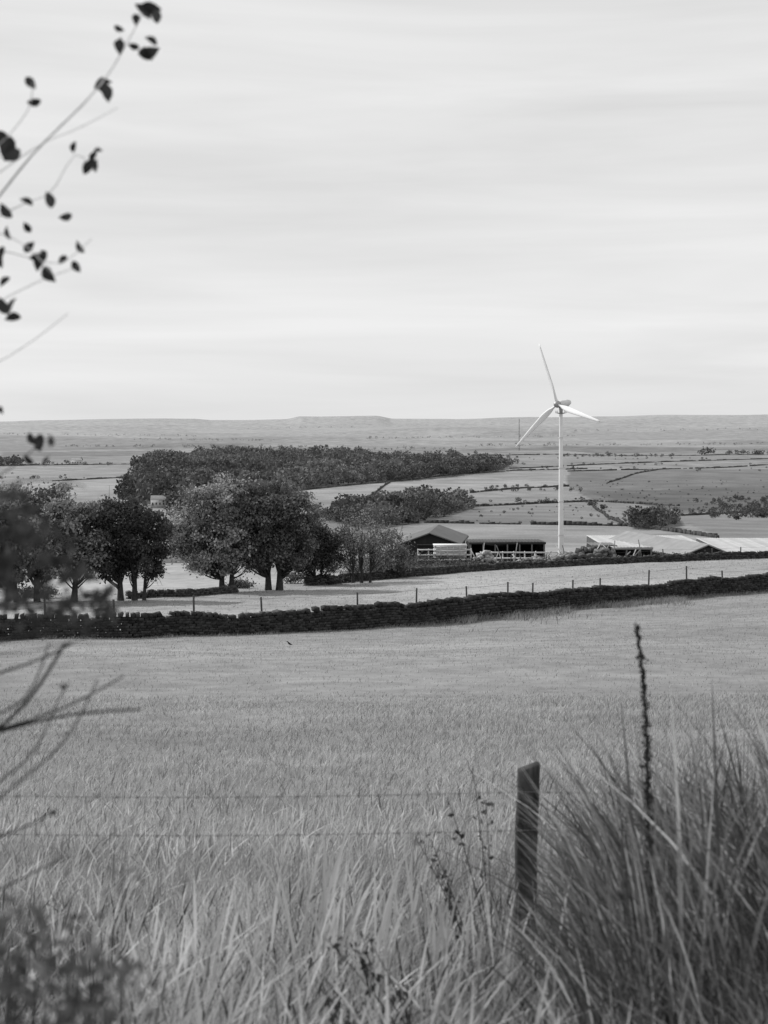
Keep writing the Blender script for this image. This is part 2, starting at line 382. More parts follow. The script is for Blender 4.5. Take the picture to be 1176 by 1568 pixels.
put(x, y, np.interp(y, [3, 15], [.62, .34]) * rng.uniform(.7, 1.2, n), .012 * rng.uniform(.7, 1.3, n), np.clip(tones(n, .36, .4) * (1 + .3 * p2), .05, .62), .36, (.16, .14, .12, .12, .9, 1, .5, .05), 1.1)
x, y = zone(2.6, 9, 2500, 12); n = len(x)   # dark dead stems and sorrel
put(x, y, .5 * rng.uniform(.5, 1.2, n), .012, rng.uniform(.02, .06, n), .3, (.3, .25, .3, .8, .4, .9, .3, .05), 1.0)
x, y = zone(12, 36, 100000, 3); pn = vnoise(x, y, .5, 22); n = len(x)
put(x, y, np.interp(y, [12, 20, 36], [.22, .16, .11]) * rng.uniform(.4, 1.3, n) * (1 + .3 * pn), rng.uniform(.006, .014, n), np.clip(tones(n, .275, .45) * (1 + .08 * pn + .16 * patch(x, y)), .04, .6), .5)
x, y = zone(32, 100, 100000, 4); k = y < np.interp(x, W1[:, 0], W1[:, 1]) - .35; x = x[k]; y = y[k]; n = len(x)
put(x, y, .10 * rng.uniform(.4, 1.3, n), rng.uniform(.012, .028, n), tones(n, .235, .36) * (1 + .2 * patch(x, y)), .5, (1, .6, .1))
rx = rng.uniform(-30, 40, 9000); x = rx; y = np.interp(x, W1[:, 0], W1[:, 1]) - .4 - rng.exponential(.5, 9000); n = 9000
rough_ = np.clip(np.interp(x, [-30, 0, 5, 12, 20, 30], [.5, .6, 1.6, 1.5, 1.0, .8]) + .3 * vnoise(x, x, 1, 5), .3, 2)
put(x, y, .26 * rough_ * rng.uniform(.5, 1.3, n), .03, rng.uniform(.13, .32, n), .5, (1, .6, .1))
x = rng.uniform(4, 18, 4500); y = np.interp(x, W1[:, 0], W1[:, 1]) - .8 - rng.exponential(1.5, 4500); k = vnoise(x, y, .8, 77) > .0; x = x[k]; y = y[k]; n = len(x)
put(x, y, .42 * rng.uniform(.5, 1.2, n), .035, rng.uniform(.10, .34, n), .5, (1, .6, .1))
x = rng.uniform(-30, 40, 5000); y = np.interp(x, W1[:, 0], W1[:, 1]) + .5 + rng.exponential(.6, 5000); n = 5000
put(x, y, .35 * rng.uniform(.5, 1.3, n), .03, rng.uniform(.15, .32, n), .5, (1, .6, .1))
x = rng.uniform(-40, 45, 50000); y = rng.uniform(70, 146, 50000); k = (y > np.interp(x, W1[:, 0], W1[:, 1]) + .6) & (y < np.interp(x, W2[:, 0], W2[:, 1])); x = x[k]; y = y[k]; n = len(x)
put(x, y, .10 * rng.uniform(.4, 1.5, n), .05, tones(n, .28, .3), .5, (1, .6, .1))
b.obj('meadow_grass', M_grass)

# tall rank grass tussocks on the right
b = B()
def tall(n, xr, yr, hf, c, w, lean, prof):
    x = rng.uniform(*xr, n); y = rng.uniform(*yr, n); u = CU + F * x / y
    cl = vnoise(x, y, 3.0, 61)
    env = np.interp(u, [780, 860, 900, 960, 1060, 1176, 1400], [.25, .42, .68, .9, 1.05, 1.08, 1.1]) * (1 + .16 * cl)
    k = rng.random(n) < np.interp(u, [770, 850, 960, 1100], [.0, .35, .85, 1]) * np.clip(.8 + .5 * cl, .25, 1); x, y, env = x[k], y[k], env[k]; n = len(x)
    base = np.stack([x, y, ground(x, y) - .03], 1); h = hf * env * rng.uniform(.4, 1.12, n)
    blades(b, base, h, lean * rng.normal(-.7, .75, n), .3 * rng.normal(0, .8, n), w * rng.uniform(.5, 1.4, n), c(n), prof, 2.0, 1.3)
tall(12000, (.3, 3.0), (4.3, 7.8), 1.05, lambda n: tones(n, .065, .85), .0062, .30, (1, .95, .85, .5, .05))
tall(9000, (.3, 3.0), (4.5, 7.8), 1.22, lambda n: tones(n, .11, .75), .013, .30, (.18, .16, .14, .13, .5, 1, .7, .4, .05))
tall(3500, (.5, 3.0), (3.4, 5.4), .75, lambda n: tones(n, .18, .8), .006, .36, (1, .95, .8, .5, .05))
b.obj('tall_grass_tussock', M_grass)
b = B()   # pale tall stalks in the meadow
for (u, yy, nn, hh) in [(485, 6.5, 26, .95), (520, 7.0, 14, .8), (640, 7.5, 14, .7), (300, 6.5, 14, .7), (590, 6.6, 14, .75), (700, 6.4, 14, .8), (150, 7.2, 14, .7), (900, 6, 12, .9), (1010, 5.2, 12, .9)]:
    x = sx(u, yy) + rng.normal(0, .08, nn); y = yy + rng.normal(0, .1, nn); base = np.stack([x, y, ground(x, y)], 1)
    blades(b, base, hh * rng.uniform(.6, 1.1, nn), rng.normal(.08, .12, nn), rng.normal(0, .1, nn), .016, rng.uniform(.4, .6, nn), (.2, .18, .15, .15, .9, 1, .6, .05), 1.8)
b.obj('pale_grass_stalks', M_grass)

def dock(u, y, topz, c=.03, lean=-.07):
    b = B(); x0 = sx(u, y); z0 = float(ground(x0, y)); H = topz - z0
    t = np.linspace(0, 1, 14); path = np.stack([x0 + lean * t ** 1.2 * H + .012 * np.sin(t * 9), y + 0 * t, z0 + H * t], 1)
    tube(b, path, np.interp(t, [0, 1], [.009, .003]), c, 6)
    for s in np.arange(.42, 1.0, .010):
        p = np.array([np.interp(s, t, path[:, i]) for i in range(3)]); r = np.interp(s, [.42, .6, 1], [.022, .026, .011]) * (1 + .45 * math.sin(s * 90))
        quads(b, p + rng.normal(0, r * .38, (14, 3)), .014, c * rng.uniform(.6, 1.8))
    b.obj('dock_seed_stalk', M_leaf)
dock(1026, 5.0, -(960 - HZ) / F * 5.0)
def weed(u, y, h, lean, nl=9, c=.06):
    b = B(); x0 = sx(u, y); z0 = float(ground(x0, y)); t = np.linspace(0, 1, 10)
    for k in range(3):
        ln = lean + rng.uniform(-.15, .15); hh = h * rng.uniform(.7, 1)
        path = np.stack([x0 + ln * t ** 1.5 * hh, y + .05 * k + 0 * t, z0 + hh * t], 1); tube(b, path, np.linspace(.004, .0015, 10), c, 4)
        for i in range(nl):
            s = rng.uniform(.5, 1); p = np.array([np.interp(s, t, path[:, q]) for q in range(3)])
            quads(b, p + rng.normal(0, .015, (2, 3)), .022, c * rng.uniform(.6, 1.5), asp=1.5)
    b.obj('thistle_stem', M_leaf)
for w_ in [(755, 7.4, 1.15, -.12), (735, 7.0, .85, -.25), (660, 5.2, .6, -.5), (590, 4.9, .5, -.4)]: weed(*w_)

# ------------------------------------------------------------------ near post-and-wire fence
fe = empty('barbed_wire_fence')
for px in (.795, -3.1, 4.6):
    b = B(); z0 = float(ground(px, 8.2)); top = -1.905 if px == .795 else z0 + 1.15
    n = 10; t = np.linspace(0, 1, n); V = []
    prof = np.array([(-.050, -.035), (-.038, -.048), (.040, -.048), (.052, -.038), (.052, .045), (.040, .052), (-.040, .050), (-.050, .040)])
    for i in range(n):
        s = 1 + .03 * math.sin(i * 2.1); xx = px - .035 + .035 * t[i] + .004 * math.sin(i * 1.7)
        zz = z0 - .3 + (top - z0 + .3) * t[i]
        for j, (a, c) in enumerate(prof): V.append((xx + a * s * 1.15, 8.2 + c * s, zz + (0.02 * a / .05 if i == n - 1 else 0)))
    Fq = [(i * 8 + j, i * 8 + (j + 1) % 8, (i + 1) * 8 + (j + 1) % 8, (i + 1) * 8 + j) for i in range(n - 1) for j in range(8)]
    o = (n - 1) * 8; Fq += [(o, o + 1, o + 2, o + 3), (o, o + 3, o + 4, o + 7), (o + 4, o + 5, o + 6, o + 7)]
    b.add(V, Fq, .05); b.obj('post', M_wood, fe)
b = B()
for zt in (-2.03, -2.24):
    for X0, X1 in ((-3.1, .8), (.8, 4.6)):
        xs = np.linspace(X0, X1, 60); zz = zt - .03 * np.sin((xs - X0) / (X1 - X0) * math.pi)
        for ph in (0, math.pi):
            tube(b, np.stack([xs, 8.145 + .002 * np.cos(xs * 120 + ph), zz + .002 * np.sin(xs * 120 + ph)], 1), .0010, .22, 4)
        for xb in np.arange(X0 + .1, X1, .11):
            zb = zt - .03 * math.sin((xb - X0) / (X1 - X0) * math.pi)
            for a in (.5, 2.2): beam(b, (xb - .012 * math.cos(a), 8.145, zb - .014 * math.sin(a)), (xb + .012 * math.cos(a), 8.14, zb + .014 * math.sin(a)), .003, .003, .15)
b.obj('barbed_wire', M_metal, fe)

# ------------------------------------------------------------------ trees
def tree(name, u, y, crown, nclump, per, tone, trunks=((0, .22),), leaf=.2, seed=0, clr=.75, baseu=None):
    global rng
    rng = np.random.default_rng(seed)
    x0 = sx(u, y); z0 = float(ground(x0, y)); par = empty(name); bt = B(); bl = B()
    lobes = np.array(crown, float); wgt = lobes[:, 2] ** 2 * lobes[:, 3]; wgt /= wgt.sum()
    C = []
    for i in range(nclump):
        l = lobes[rng.choice(len(lobes), p=wgt)]; d = rng.normal(size=3); d /= np.linalg.norm(d); d *= rng.uniform(.35, 1.0) ** .5
        C.append((x0 + l[0] + d[0] * l[2], y + d[1] * l[2], z0 + l[1] + d[2] * l[3]))
    C = np.array(C); C[:, 2] = np.maximum(C[:, 2], z0 + .9)
    forks = []
    for dx, r in trunks:
        hx = C[:, 2].max() - z0; t = np.linspace(0, 1, 7); sw = rng.uniform(-.3, .3)
        path = np.stack([x0 + dx + sw * t * t + dx * .25 * t, y + rng.uniform(-.3, .3) * t, z0 - .15 + hx * .72 * t], 1)
        tube(bt, path, r * np.array([1.35, 1, .85, .7, .5, .32, .15]), .05, 8); forks.append((path, r))
    for c in C:
        path, r = forks[np.argmin([abs(p[0][3, 0] - c[0]) for p in forks])]
        s = np.clip((c[2] - z0) / (C[:, 2].max() - z0) * .75 - .05, .22, .9) * rng.uniform(.75, 1)
        p0 = np.array([np.interp(s, np.linspace(0, 1, 7), path[:, i]) for i in range(3)])
        mid_ = (p0 + c) / 2 + np.array([0, 0, -.1 - .12 * np.linalg.norm(c - p0)]) + rng.normal(0, .12, 3)
        tt = np.linspace(0, 1, 6)[:, None]; q = p0 * (1 - tt) ** 2 + 2 * mid_ * tt * (1 - tt) + c * tt ** 2
        tube(bt, q, r * np.linspace(.34, .06, 6), .05, 4)
        for k in range(4):
            e = c + rng.normal(0, clr * .6, 3); tube(bt, [c, (c + e) / 2 + rng.normal(0, .08, 3), e], [.02, .014, .006], .05, 4)
    rr = rng.uniform(.55, 1.15, nclump) * clr; tn = tone * rng.uniform(.5, 1.8, nclump)
    P = C[:, None, :] + rng.normal(0, 1, (nclump, per, 3)) * rr[:, None, None] * np.array([.52, .52, .36])
    cc = tn[:, None] * rng.uniform(.7, 1.35, (nclump, per))
    quads(bl, P.reshape(-1, 3), leaf, cc.reshape(-1), asp=1.3)
    bt.obj('trunk_and_limbs', M_bark, par); bl.obj('leaves', M_leaf, par)
tree('sycamore_tree', 84, 101, [(-1.6, 5.6, 3.2, 2.6), (1.3, 5.6, 2.4, 2.3), (-3.6, 4.0, 2.3, 2.4), (1.9, 3.8, 1.8, 1.8), (-.5, 3.2, 2.8, 1.5), (-3, 2.6, 2, 1.2)], 220, 130, .20, ((-1.2, .2), (1.3, .2), (-2.6, .16)), .2, 11)
tree('sycamore_tree', -70, 99, [(0, 5, 3.2, 2.6), (2, 4, 2, 2)], 90, 110, .12, ((-.5, .2), (1.0, .18)), .2, 12)
tree('oak_tree', 196, 102, [(-.3, 4.9, 2.0, 2.1), (1.3, 4.1, 1.7, 1.8), (-1.6, 4.6, 1.7, 1.9), (.9, 2.8, 1.8, 1.2), (-1.2, 2.8, 1.6, 1.2)], 170, 140, .06, ((-.5, .2), (.45, .18), (1.1, .12)), .18, 13)
tree('ash_tree', 344, 113, [(-1.6, 5.7, 2.2, 2.2), (.3, 6.6, 2.1, 1.9), (-2.5, 4.1, 1.7, 1.9), (.6, 3.9, 2.1, 2.1), (-1.2, 2.9, 2.0, 1.3), (.8, 2.3, 1.6, 1.0)], 210, 130, .25, ((-.2, .2), (.5, .18)), .18, 14)
tree('oak_tree', 420, 114, [(-.9, 6.2, 2.3, 2.1), (1.2, 5.6, 2.1, 2.1), (1.3, 3.3, 1.9, 1.7), (-1.5, 3.4, 2.0, 1.9), (0, 2.7, 2.1, 1.2)], 220, 135, .11, ((-.45, .22), (.4, .24)), .18, 15)
tree('hawthorn_tree', 482, 121, [(.2, 3.5, 1.8, 1.7), (1.0, 3.0, 1.5, 1.5), (-.8, 2.4, 1.4, 1.4), (.4, 1.8, 1.5, .9)], 100, 120, .07, ((0, .13), (.5, .1)), .16, 16)
tree('ash_tree', 550, 123, [(.3, 4.1, 2.3, 1.7), (-1.0, 3.0, 1.8, 1.7), (2.0, 3.0, 1.6, 1.8)], 110, 30, .18, ((-.5, .11), (.2, .12), (.9, .1)), .15, 17)
tree('hawthorn_tree', 598, 128, [(0, 2.6, 1.3, 1.8), (.7, 1.8, 1.2, 1.2)], 50, 60, .12, ((0, .1), (.4, .08)), .14, 18)
def bushes(name, spots, tone, leaf=.15):
    b = B()
    for u, y, w, h in spots:
        x0 = sx(u, y); z0 = float(ground(x0, y)); n = int(500 * w * h)
        for k in range(int(6 * w) + 3):
            c = np.array([x0 + rng.uniform(-w, w) * .8, y + rng.uniform(-.6, .6), z0 + h * rng.uniform(.15, .75)])
            m = 90; tn = tone * rng.uniform(.5, 1.6)
            quads(b, c + rng.normal(0, 1, (m, 3)) * np.array([.38, .38, .22]) * h * .8, leaf, tn * rng.uniform(.7, 1.3, m))
    b.obj(name, M_leaf)
bushes('hedge_bushes', [(375, 118, 1.6, .8), (455, 124, 1.5, .9), (505, 121, 1.6, .9), (560, 130, 2.2, 1.3), (615, 133, 2.4, 1.2), (665, 138, 2.2, .9), (705, 139, 1.8, .9), (755, 145, 1.6, .8), (50, 106, 2, .8), (650, 150, 2, 1.8), (600, 150, 2.5, 2.0), (540, 150, 3, 2.0), (60, 150, 5, 2.4), (305, 160, 2, 1.0)], .10)

# ------------------------------------------------------------------ wind turbine
def turbine():
    par = empty('wind_turbine'); y = 150.0; x = sx(859, y); z0 = float(ground(x, y)) - .1; hubz = (HZ - 619) / F * y
    b = B(); H = hubz - .9 - z0; t = np.linspace(0, 1, 12)
    tube(b, np.stack([x + 0 * t, y + 0 * t, z0 + H * t], 1), np.interp(t, [0, 1], [.29, .17]), .72, 16)
    for s in (.2, .42, .64, .84): tube(b, [(x, y, z0 + H * s - .05), (x, y, z0 + H * s + .05)], np.interp(s, [0, 1], [.35, .23]), .6, 16)
    b.obj('tower', M_white, par, True)
    b = B(); n = np.array([-.69, -.72, 0]); n /= np.linalg.norm(n); h = np.array([.72, -.69, 0]); h /= np.linalg.norm(h); zv = np.array([0, 0, 1.])
    hub = np.array([sx(853, y), y - .2, hubz])
    c = np.array([x, y, hubz - .75])
    tube(b, [c + zv * -.22, c + zv * -.12, c + zv * -.1], [.2, .6, .2], .3, 16)
    for a in np.arange(0, 6.28, .785): beam(b, c + np.array([math.cos(a) * .55, math.sin(a) * .55, -.12]), c + np.array([math.cos(a) * .55, math.sin(a) * .55, .1]), .04, .04, .35)
    tube(b, [c + zv * -.1, c + zv * .45], [.17, .22], .3, 12)
    b.obj('yaw_bearing', M_metal, par)
    b = B(); base = np.array([x, y, hubz + .05])
    ax = [base - n * 1.5 + zv * .2, base - n * 1.4 + zv * .17, base - n * 1.0 + zv * .1, base - n * .4, base + n * .1, base + n * .35]
    tube(b, ax, [.05, .24, .38, .4, .36, .24], .6, 16)
    b.obj('nacelle', M_white, par, True)
    b = B(); tube(b, [hub - n * .25, hub - n * .05, hub + n * .2, hub + n * .35, hub + n * .42], [.33, .37, .33, .2, .03], .35, 16); b.obj('hub', M_metal, par, True)
    for i, th in enumerate((76, 316, 196)):
        th = math.radians(th); ip = -math.cos(th) * h + math.sin(th) * zv; d = .2 * n + ip; d /= np.linalg.norm(d)
        tang = np.cross(d, n); tang /= np.linalg.norm(tang); nn = np.cross(tang, d)
        b = B(); L = 6.2; S = np.linspace(0, 1, 16); V = []; m = 10
        for s in S:
            ch = np.interp(s, [0, .06, .12, .25, .6, 1], [.18, .22, .46, .62, .42, .14]); tk = np.interp(s, [0, .1, .3, 1], [.17, .11, .06, .02])
            tw = math.radians(np.interp(s, [0, .3, 1], [40, 22, 3]))
            cd = tang * math.cos(tw) + nn * math.sin(tw); td = -tang * math.sin(tw) + nn * math.cos(tw)
            flex = -.22 * s * s * n
            cen = hub + d * (.2 + s * L) + flex
            for j in range(m):
                a = 2 * math.pi * j / m; V.append(cen + cd * ch * .5 * (math.cos(a) + .25) + td * tk * math.sin(a) * (1 + .5 * math.cos(a)))
        Fq = [(k * m + j, k * m + (j + 1) % m, (k + 1) * m + (j + 1) % m, (k + 1) * m + j) for k in range(len(S) - 1) for j in range(m)]
        o = (len(S) - 1) * m; Fq += [(o, o + 1, o + 2, o + 9), (o + 2, o + 3, o + 8, o + 9), (o + 3, o + 4, o + 7, o + 8), (o + 4, o + 5, o + 6, o + 7)]
        b.add(V, Fq, .75); b.obj('blade_%d' % (i + 1), M_white, par, True)
turbine()

# ------------------------------------------------------------------ farm
def zz(v, y): return (HZ - v) / F * y
def gable(name, u0, u1, y, v_eave, v_ridge, depth, wallc, roofc, skew=0.0, doors=True):
    par = empty(name); x0, x1 = sx(u0, y), sx(u1, y); xm = (x0 + x1) / 2; ze, zr = zz(v_eave, y), zz(v_ridge, y); g = float(ground(xm, y)) - 1.0
    k = skew * depth
    V = [(x0, y, g), (x1, y, g), (x1, y, ze), (x0, y, ze), (x0 + k, y + depth, g), (x1 + k, y + depth, g), (x1 + k, y + depth, ze), (x0 + k, y + depth, ze)]
    b2 = B(); b2.add(V, [(0, 1, 2, 3), (5, 4, 7, 6), (0, 3, 7, 4), (1, 5, 6, 2)], wallc)
    nb = 16
    for i in range(nb):
        a0 = x0 + (x1 - x0) * i / nb; a1 = x0 + (x1 - x0) * (i + 1) / nb
        h0 = zr - (zr - ze) * abs(a0 - xm) / (xm - x0); h1 = zr - (zr - ze) * abs(a1 - xm) / (xm - x0)
        for yy, kk in ((y, 0), (y + depth, k)):
            b2.add([(a0 + kk, yy, ze), (a1 + kk, yy, ze), (a1 + kk, yy, h1), (a0 + kk, yy, h0)], [(0, 1, 2, 3)], wallc * rng.uniform(.85, 1.15))
    b2.obj('walls', M_wall, par)
    b3 = B(); ov = .35; nr_ = 40
    for sgn, xe in ((-1, x0), (1, x1)):
        sl = (zr - ze) / (xm - x0); xo = xe + sgn * ov; zo = ze - sl * ov
        for i in range(nr_):
            t0, t1 = i / nr_, (i + 1) / nr_; ya = y - ov + (depth + 2 * ov) * t0; yb = y - ov + (depth + 2 * ov) * t1; ka = skew * (ya - y); kb = skew * (yb - y); ym = (ya + yb) / 2; km = (ka + kb) / 2
            e = .06
            b3.add([(xm + ka, ya, zr + .05), (xo + ka, ya, zo + .05), (xo + km, ym, zo + .05 + e), (xm + km, ym, zr + .05 + e), (xo + kb, yb, zo + .05), (xm + kb, yb, zr + .05)], [(0, 1, 2, 3), (3, 2, 4, 5)], roofc * rng.uniform(.93, 1.05))
        beam(b3, (xo, y - ov - .02, zo), (xm, y - ov - .02, zr), .05, .14, roofc * .95)
        beam(b3, (xo, y - ov, zo - .02), (xo + skew * depth, y + depth, zo - .02), .12, .12, roofc * .5)
    b3.obj('roof', M_roof, par)
    if doors:
        b4 = B(); w = (x1 - x0)
        box(b4, (xm, y - .04, (g + ze) / 2 + .2), (w * .4, .06, (ze - g) * .85), wallc * .4); box(b4, (xm, y - .09, ze - .15), (w * .45, .06, .12), .08)
        b4.obj('sliding_door', M_wall, par)
    return par
gable('barn', 614, 702, 168, 832, 816, 12, .025, .13, .12)
gable('barn', 1046, 1122, 172, 850, 834, 20, .03, .26, -.3)
def monopitch(name, u0, u1, y, v_front, v_back, depth, roofc, wallc=.06, open_=True, posts=6):
    par = empty(name); x0, x1 = sx(u0, y), sx(u1, y); zf = zz(v_front, y); zb = zz(v_back, y + depth); g = float(ground((x0 + x1) / 2, y)) - .8
    b = B(); n = int((x1 - x0) / .35)
    for i in range(n):
        a0 = x0 + (x1 - x0) * i / n; a1 = x0 + (x1 - x0) * (i + 1) / n; am = (a0 + a1) / 2; e = .05
        f = lambda a, w, up: (a, y + depth * w, (zf if w == 0 else zb) + up)
        cc = roofc * rng.uniform(.88, 1.06) * (1.12 if i % 9 == 0 else 1)
        b.add([f(a0, 0, 0), f(am, 0, e), f(am, 1, e), f(a0, 1, 0), f(a1, 0, 0), f(a1, 1, 0)], [(0, 1, 2, 3), (1, 4, 5, 2)], cc)
    beam(b, (x0, y - .03, zf - .12), (x1, y - .03, zf - .12), .06, .26, roofc * .8)
    b.obj('roof', M_roof, par)
    b = B()
    box(b, ((x0 + x1) / 2, y + depth - .1, (g + zb) / 2 - .1), (x1 - x0 - .1, .12, zb - g - .25), wallc)
    for xx in (x0 + .1, x1 - .1): b.add([(xx, y, g), (xx, y + depth, g), (xx, y + depth, zb - .05), (xx, y, zf - .05)], [(0, 1, 2, 3)], wallc)
    if not open_: box(b, ((x0 + x1) / 2, y + .1, (g + zf) / 2 - .15), (x1 - x0 - .3, .1, zf - g - .35), wallc)
    for i in range(posts): xx = x0 + .2 + (x1 - x0 - .4) * i / (posts - 1); box(b, (xx, y + .02, (g + zf) / 2 - .1), (.14, .14, zf - g - .3), .12)
    b.obj('frame', M_wall, par)
monopitch('cattle_shed', 718, 836, 166, 830, 826, 7, .05, .03, True, 7)
monopitch('livestock_barn', 925, 1085, 182, 836, 820, 16, .40, .10, False, 6)
monopitch('livestock_barn', 1112, 1330, 184, 846, 824, 18, .40, .10, False, 6)
monopitch('implement_shed', 905, 945, 158, 835, 831, 4, .15, .05, True, 3)
monopitch('implement_shed', 938, 1000, 156, 838, 836, 4, .36, .06, True, 4)
def rails(name, u0, u1, y, v0, v1, nr_, npst, tone):
    b = B(); x0, x1 = sx(u0, y), sx(u1, y); zt, zb = zz(v0, y), zz(v1, y); g = float(ground((x0 + x1) / 2, y)) - .2
    for i in range(nr_): z = zt + (zb - zt) * i / max(1, nr_ - 1); beam(b, (x0, y, z), (x1, y + .5, z + rng.uniform(-.05, .05)), .05, .15, tone * rng.uniform(.85, 1.1))
    for i in range(npst): xx = x0 + (x1 - x0) * i / (npst - 1); beam(b, (xx, y + .1 + .5 * i / (npst - 1), min(g, zb)), (xx, y + .1 + .5 * i / (npst - 1), zt + .1), .12, .12, tone * .8)
    b.obj(name, M_white)
rails('white_rail_fence', 736, 872, 151.5, 846, 855, 2, 9, .7)
rails('white_rail_fence', 640, 722, 152, 842, 866, 4, 6, .6)
par = empty('livestock_trailer'); y = 150; x0, x1 = sx(664, y), sx(714, y); b = B(); g = float(ground((x0 + x1) / 2, y))
zt = zz(835, y)
for i in range(3): box(b, ((x0 + x1) / 2, y, zt - .1 - i * .38), (x1 - x0, 1.8, .2), .55)
for i in range(6): box(b, (x0 + .05 + (x1 - x0 - .1) * i / 5, y - .93, zt - .55), (.07, .05, 1.15), .5)
box(b, ((x0 + x1) / 2, y, zt + .06), (x1 - x0 + .1, 1.9, .06), .6); box(b, ((x0 + x1) / 2, y, zt - 1.2), (x1 - x0, 1.7, .12), .2); b.obj('body', M_white, par)
b = B()
for xx in (x0 + 1.2, x0 + 2.1):
    for yy in (y - .95, y + .75): tube(b, [(xx, yy, zt - 1.4), (xx, yy + .2, zt - 1.4)], .33, .03, 16)
beam(b, (x0, y, zt - 1.25), (x0 - 1.2, y, zt - 1.35), .1, .1, .1); b.obj('wheels_and_drawbar', M_metal, par)
def heap(name, u, y, w, h, n, tone, s, mat_=M_stone):
    b = B(); x0 = sx(u, y); g = float(ground(x0, y))
    for i in range(n):
        dx = rng.normal(0, .45) * w; hh = max(0, h * (1 - abs(dx / w) ** 1.5)); sz = s * rng.uniform(.5, 1.5)
        box(b, (x0 + dx, y + rng.uniform(-.7, .7), g + rng.uniform(0, hh)), (sz * 1.4, sz, sz * .8), tone * rng.uniform(.4, 2.4), rng.uniform(0, 3), sz * .12, rng.uniform(-.5, .5))
    b.obj(name, mat_)
heap('rubble_heap', 742, 143, 1.4, 1.7, 160, .22, .3)
heap('rubble_heap', 870, 142.5, 2.6, 1.2, 220, .13, .3)
heap('rubble_heap', 925, 144, 2.0, 1.5, 160, .10, .3)
heap('rubble_heap', 820, 143, 3.0, .8, 150, .14, .28)
heap('timber_stack', 900, 146, 2.4, 1.7, 90, .10, .4, M_wood)
b = B()
for i in range(34):
    u = rng.uniform(725, 1000); yy = rng.uniform(143.5, 149); x = sx(u, yy); g = float(ground(x, yy)); a = rng.uniform(-1.2, 1.2); L = rng.uniform(.8, 2.6)
    beam(b, (x, yy, g), (x + L * math.sin(a), yy + .3, g + max(.5, L * math.cos(a))), .08, .08, rng.uniform(.05, .6))
b.obj('scrap_poles', M_wood)
b = B()
for u in (880, 893, 905, 918):
    x = sx(u, 141.8); g = float(ground(x, 141.8)); tube(b, [(x, 141.3, g + .55), (x, 141.32, g + .55), (x, 142.4, g + .55), (x, 142.42, g + .55)], [.3, .55, .55, .3], .06, 14)
b.obj('silage_bales', M_wall)
bushes('farmyard_nettles', [(800, 142, 2.4, .7), (960, 144, 3, .8), (1050, 147, 3, .8), (840, 146, 1.5, 1.0), (1120, 147, 2, .7), (700, 141, 2, 1.0)], .07)
def house(u, v, w, h, tone, y=None):
    x, y = sight(u, v) if y is None else (sx(u, y), y); g = float(ground(x, y)); par = empty('stone_cottage'); b = B()
    box(b, (x, y, g + h / 2 - .5), (w, w * .5, h + 1), tone); 
    for i in range(4): box(b, (x - w * .36 + i * w * .24, y - w * .25 - .05, g + h * .55), (w * .09, .08, h * .25), .05)
    b.obj('walls', M_wall, par); b = B(); d = w * .27
    V = [(x - w / 2 - .2, y - d, g + h), (x + w / 2 + .2, y - d, g + h), (x + w / 2 + .2, y, g + h * 1.5), (x - w / 2 - .2, y, g + h * 1.5), (x - w / 2 - .2, y + d, g + h), (x + w / 2 + .2, y + d, g + h)]
    b.add(V, [(0, 1, 2, 3), (3, 2, 5, 4)], tone * .5); box(b, (x + w * .4, y, g + h * 1.6), (w * .08, w * .08, h * .4), tone * .6); b.obj('roof', M_roof, par)
house(274, 850, 3.5 * 1.5, 3, .5, 205); house(243, 778, 9, 5, .4); house(256, 772, 8, 4, .4); house(118, 712, 14, 6, .5)
x, y = sight(795, 690); g = float(ground(x, y)); top = zz(641, y); b = B(); r0, r1 = 1.0, .45; n = 22
for i in range(n):
    t0, t1 = i / n, (i + 1) / n
    za, zb = g + (top - g) * t0, g + (top - g) * t1; ra, rb = r0 + (r1 - r0) * t0, r0 + (r1 - r0) * t1
    ca = [(x + ra * math.cos(a), y + ra * math.sin(a), za) for a in (.5, 2.6, 4.7)]; cb = [(x + rb * math.cos(a), y + rb * math.sin(a), zb) for a in (.5, 2.6, 4.7)]
    for k in range(3): beam(b, ca[k], cb[k], .28, .28, .14); beam(b, ca[k], cb[(k + 1) % 3], .16, .16, .16)
b.obj('radio_mast', M_metal)
y = 60; x = sx(444, y); S_ = .62; g = float(ground(x, y)) + .09; par = empty('crow'); b = B()
tube(b, [(x + a * S_, y, g + c * S_) for a, c in [(.16, .06), (.10, .09), (0, .13), (-.08, .19), (-.12, .25), (-.16, .28), (-.19, .28), (-.25, .265)]], np.array([.012, .03, .06, .055, .033, .038, .022, .004]) * S_, .02, 10); b.obj('body', M_bark, par, True)
b = B()
for d in (-.02, .02): tube(b, [(x - .01 * S_, y + d * S_, g + .08 * S_), (x, y + d * S_, g - .02 * S_), (x - .01 * S_, y + d * S_, g - .14 * S_), (x - .05 * S_, y + d * S_, g - .15 * S_)], .004, .03, 4)
b.obj('legs', M_bark, par)

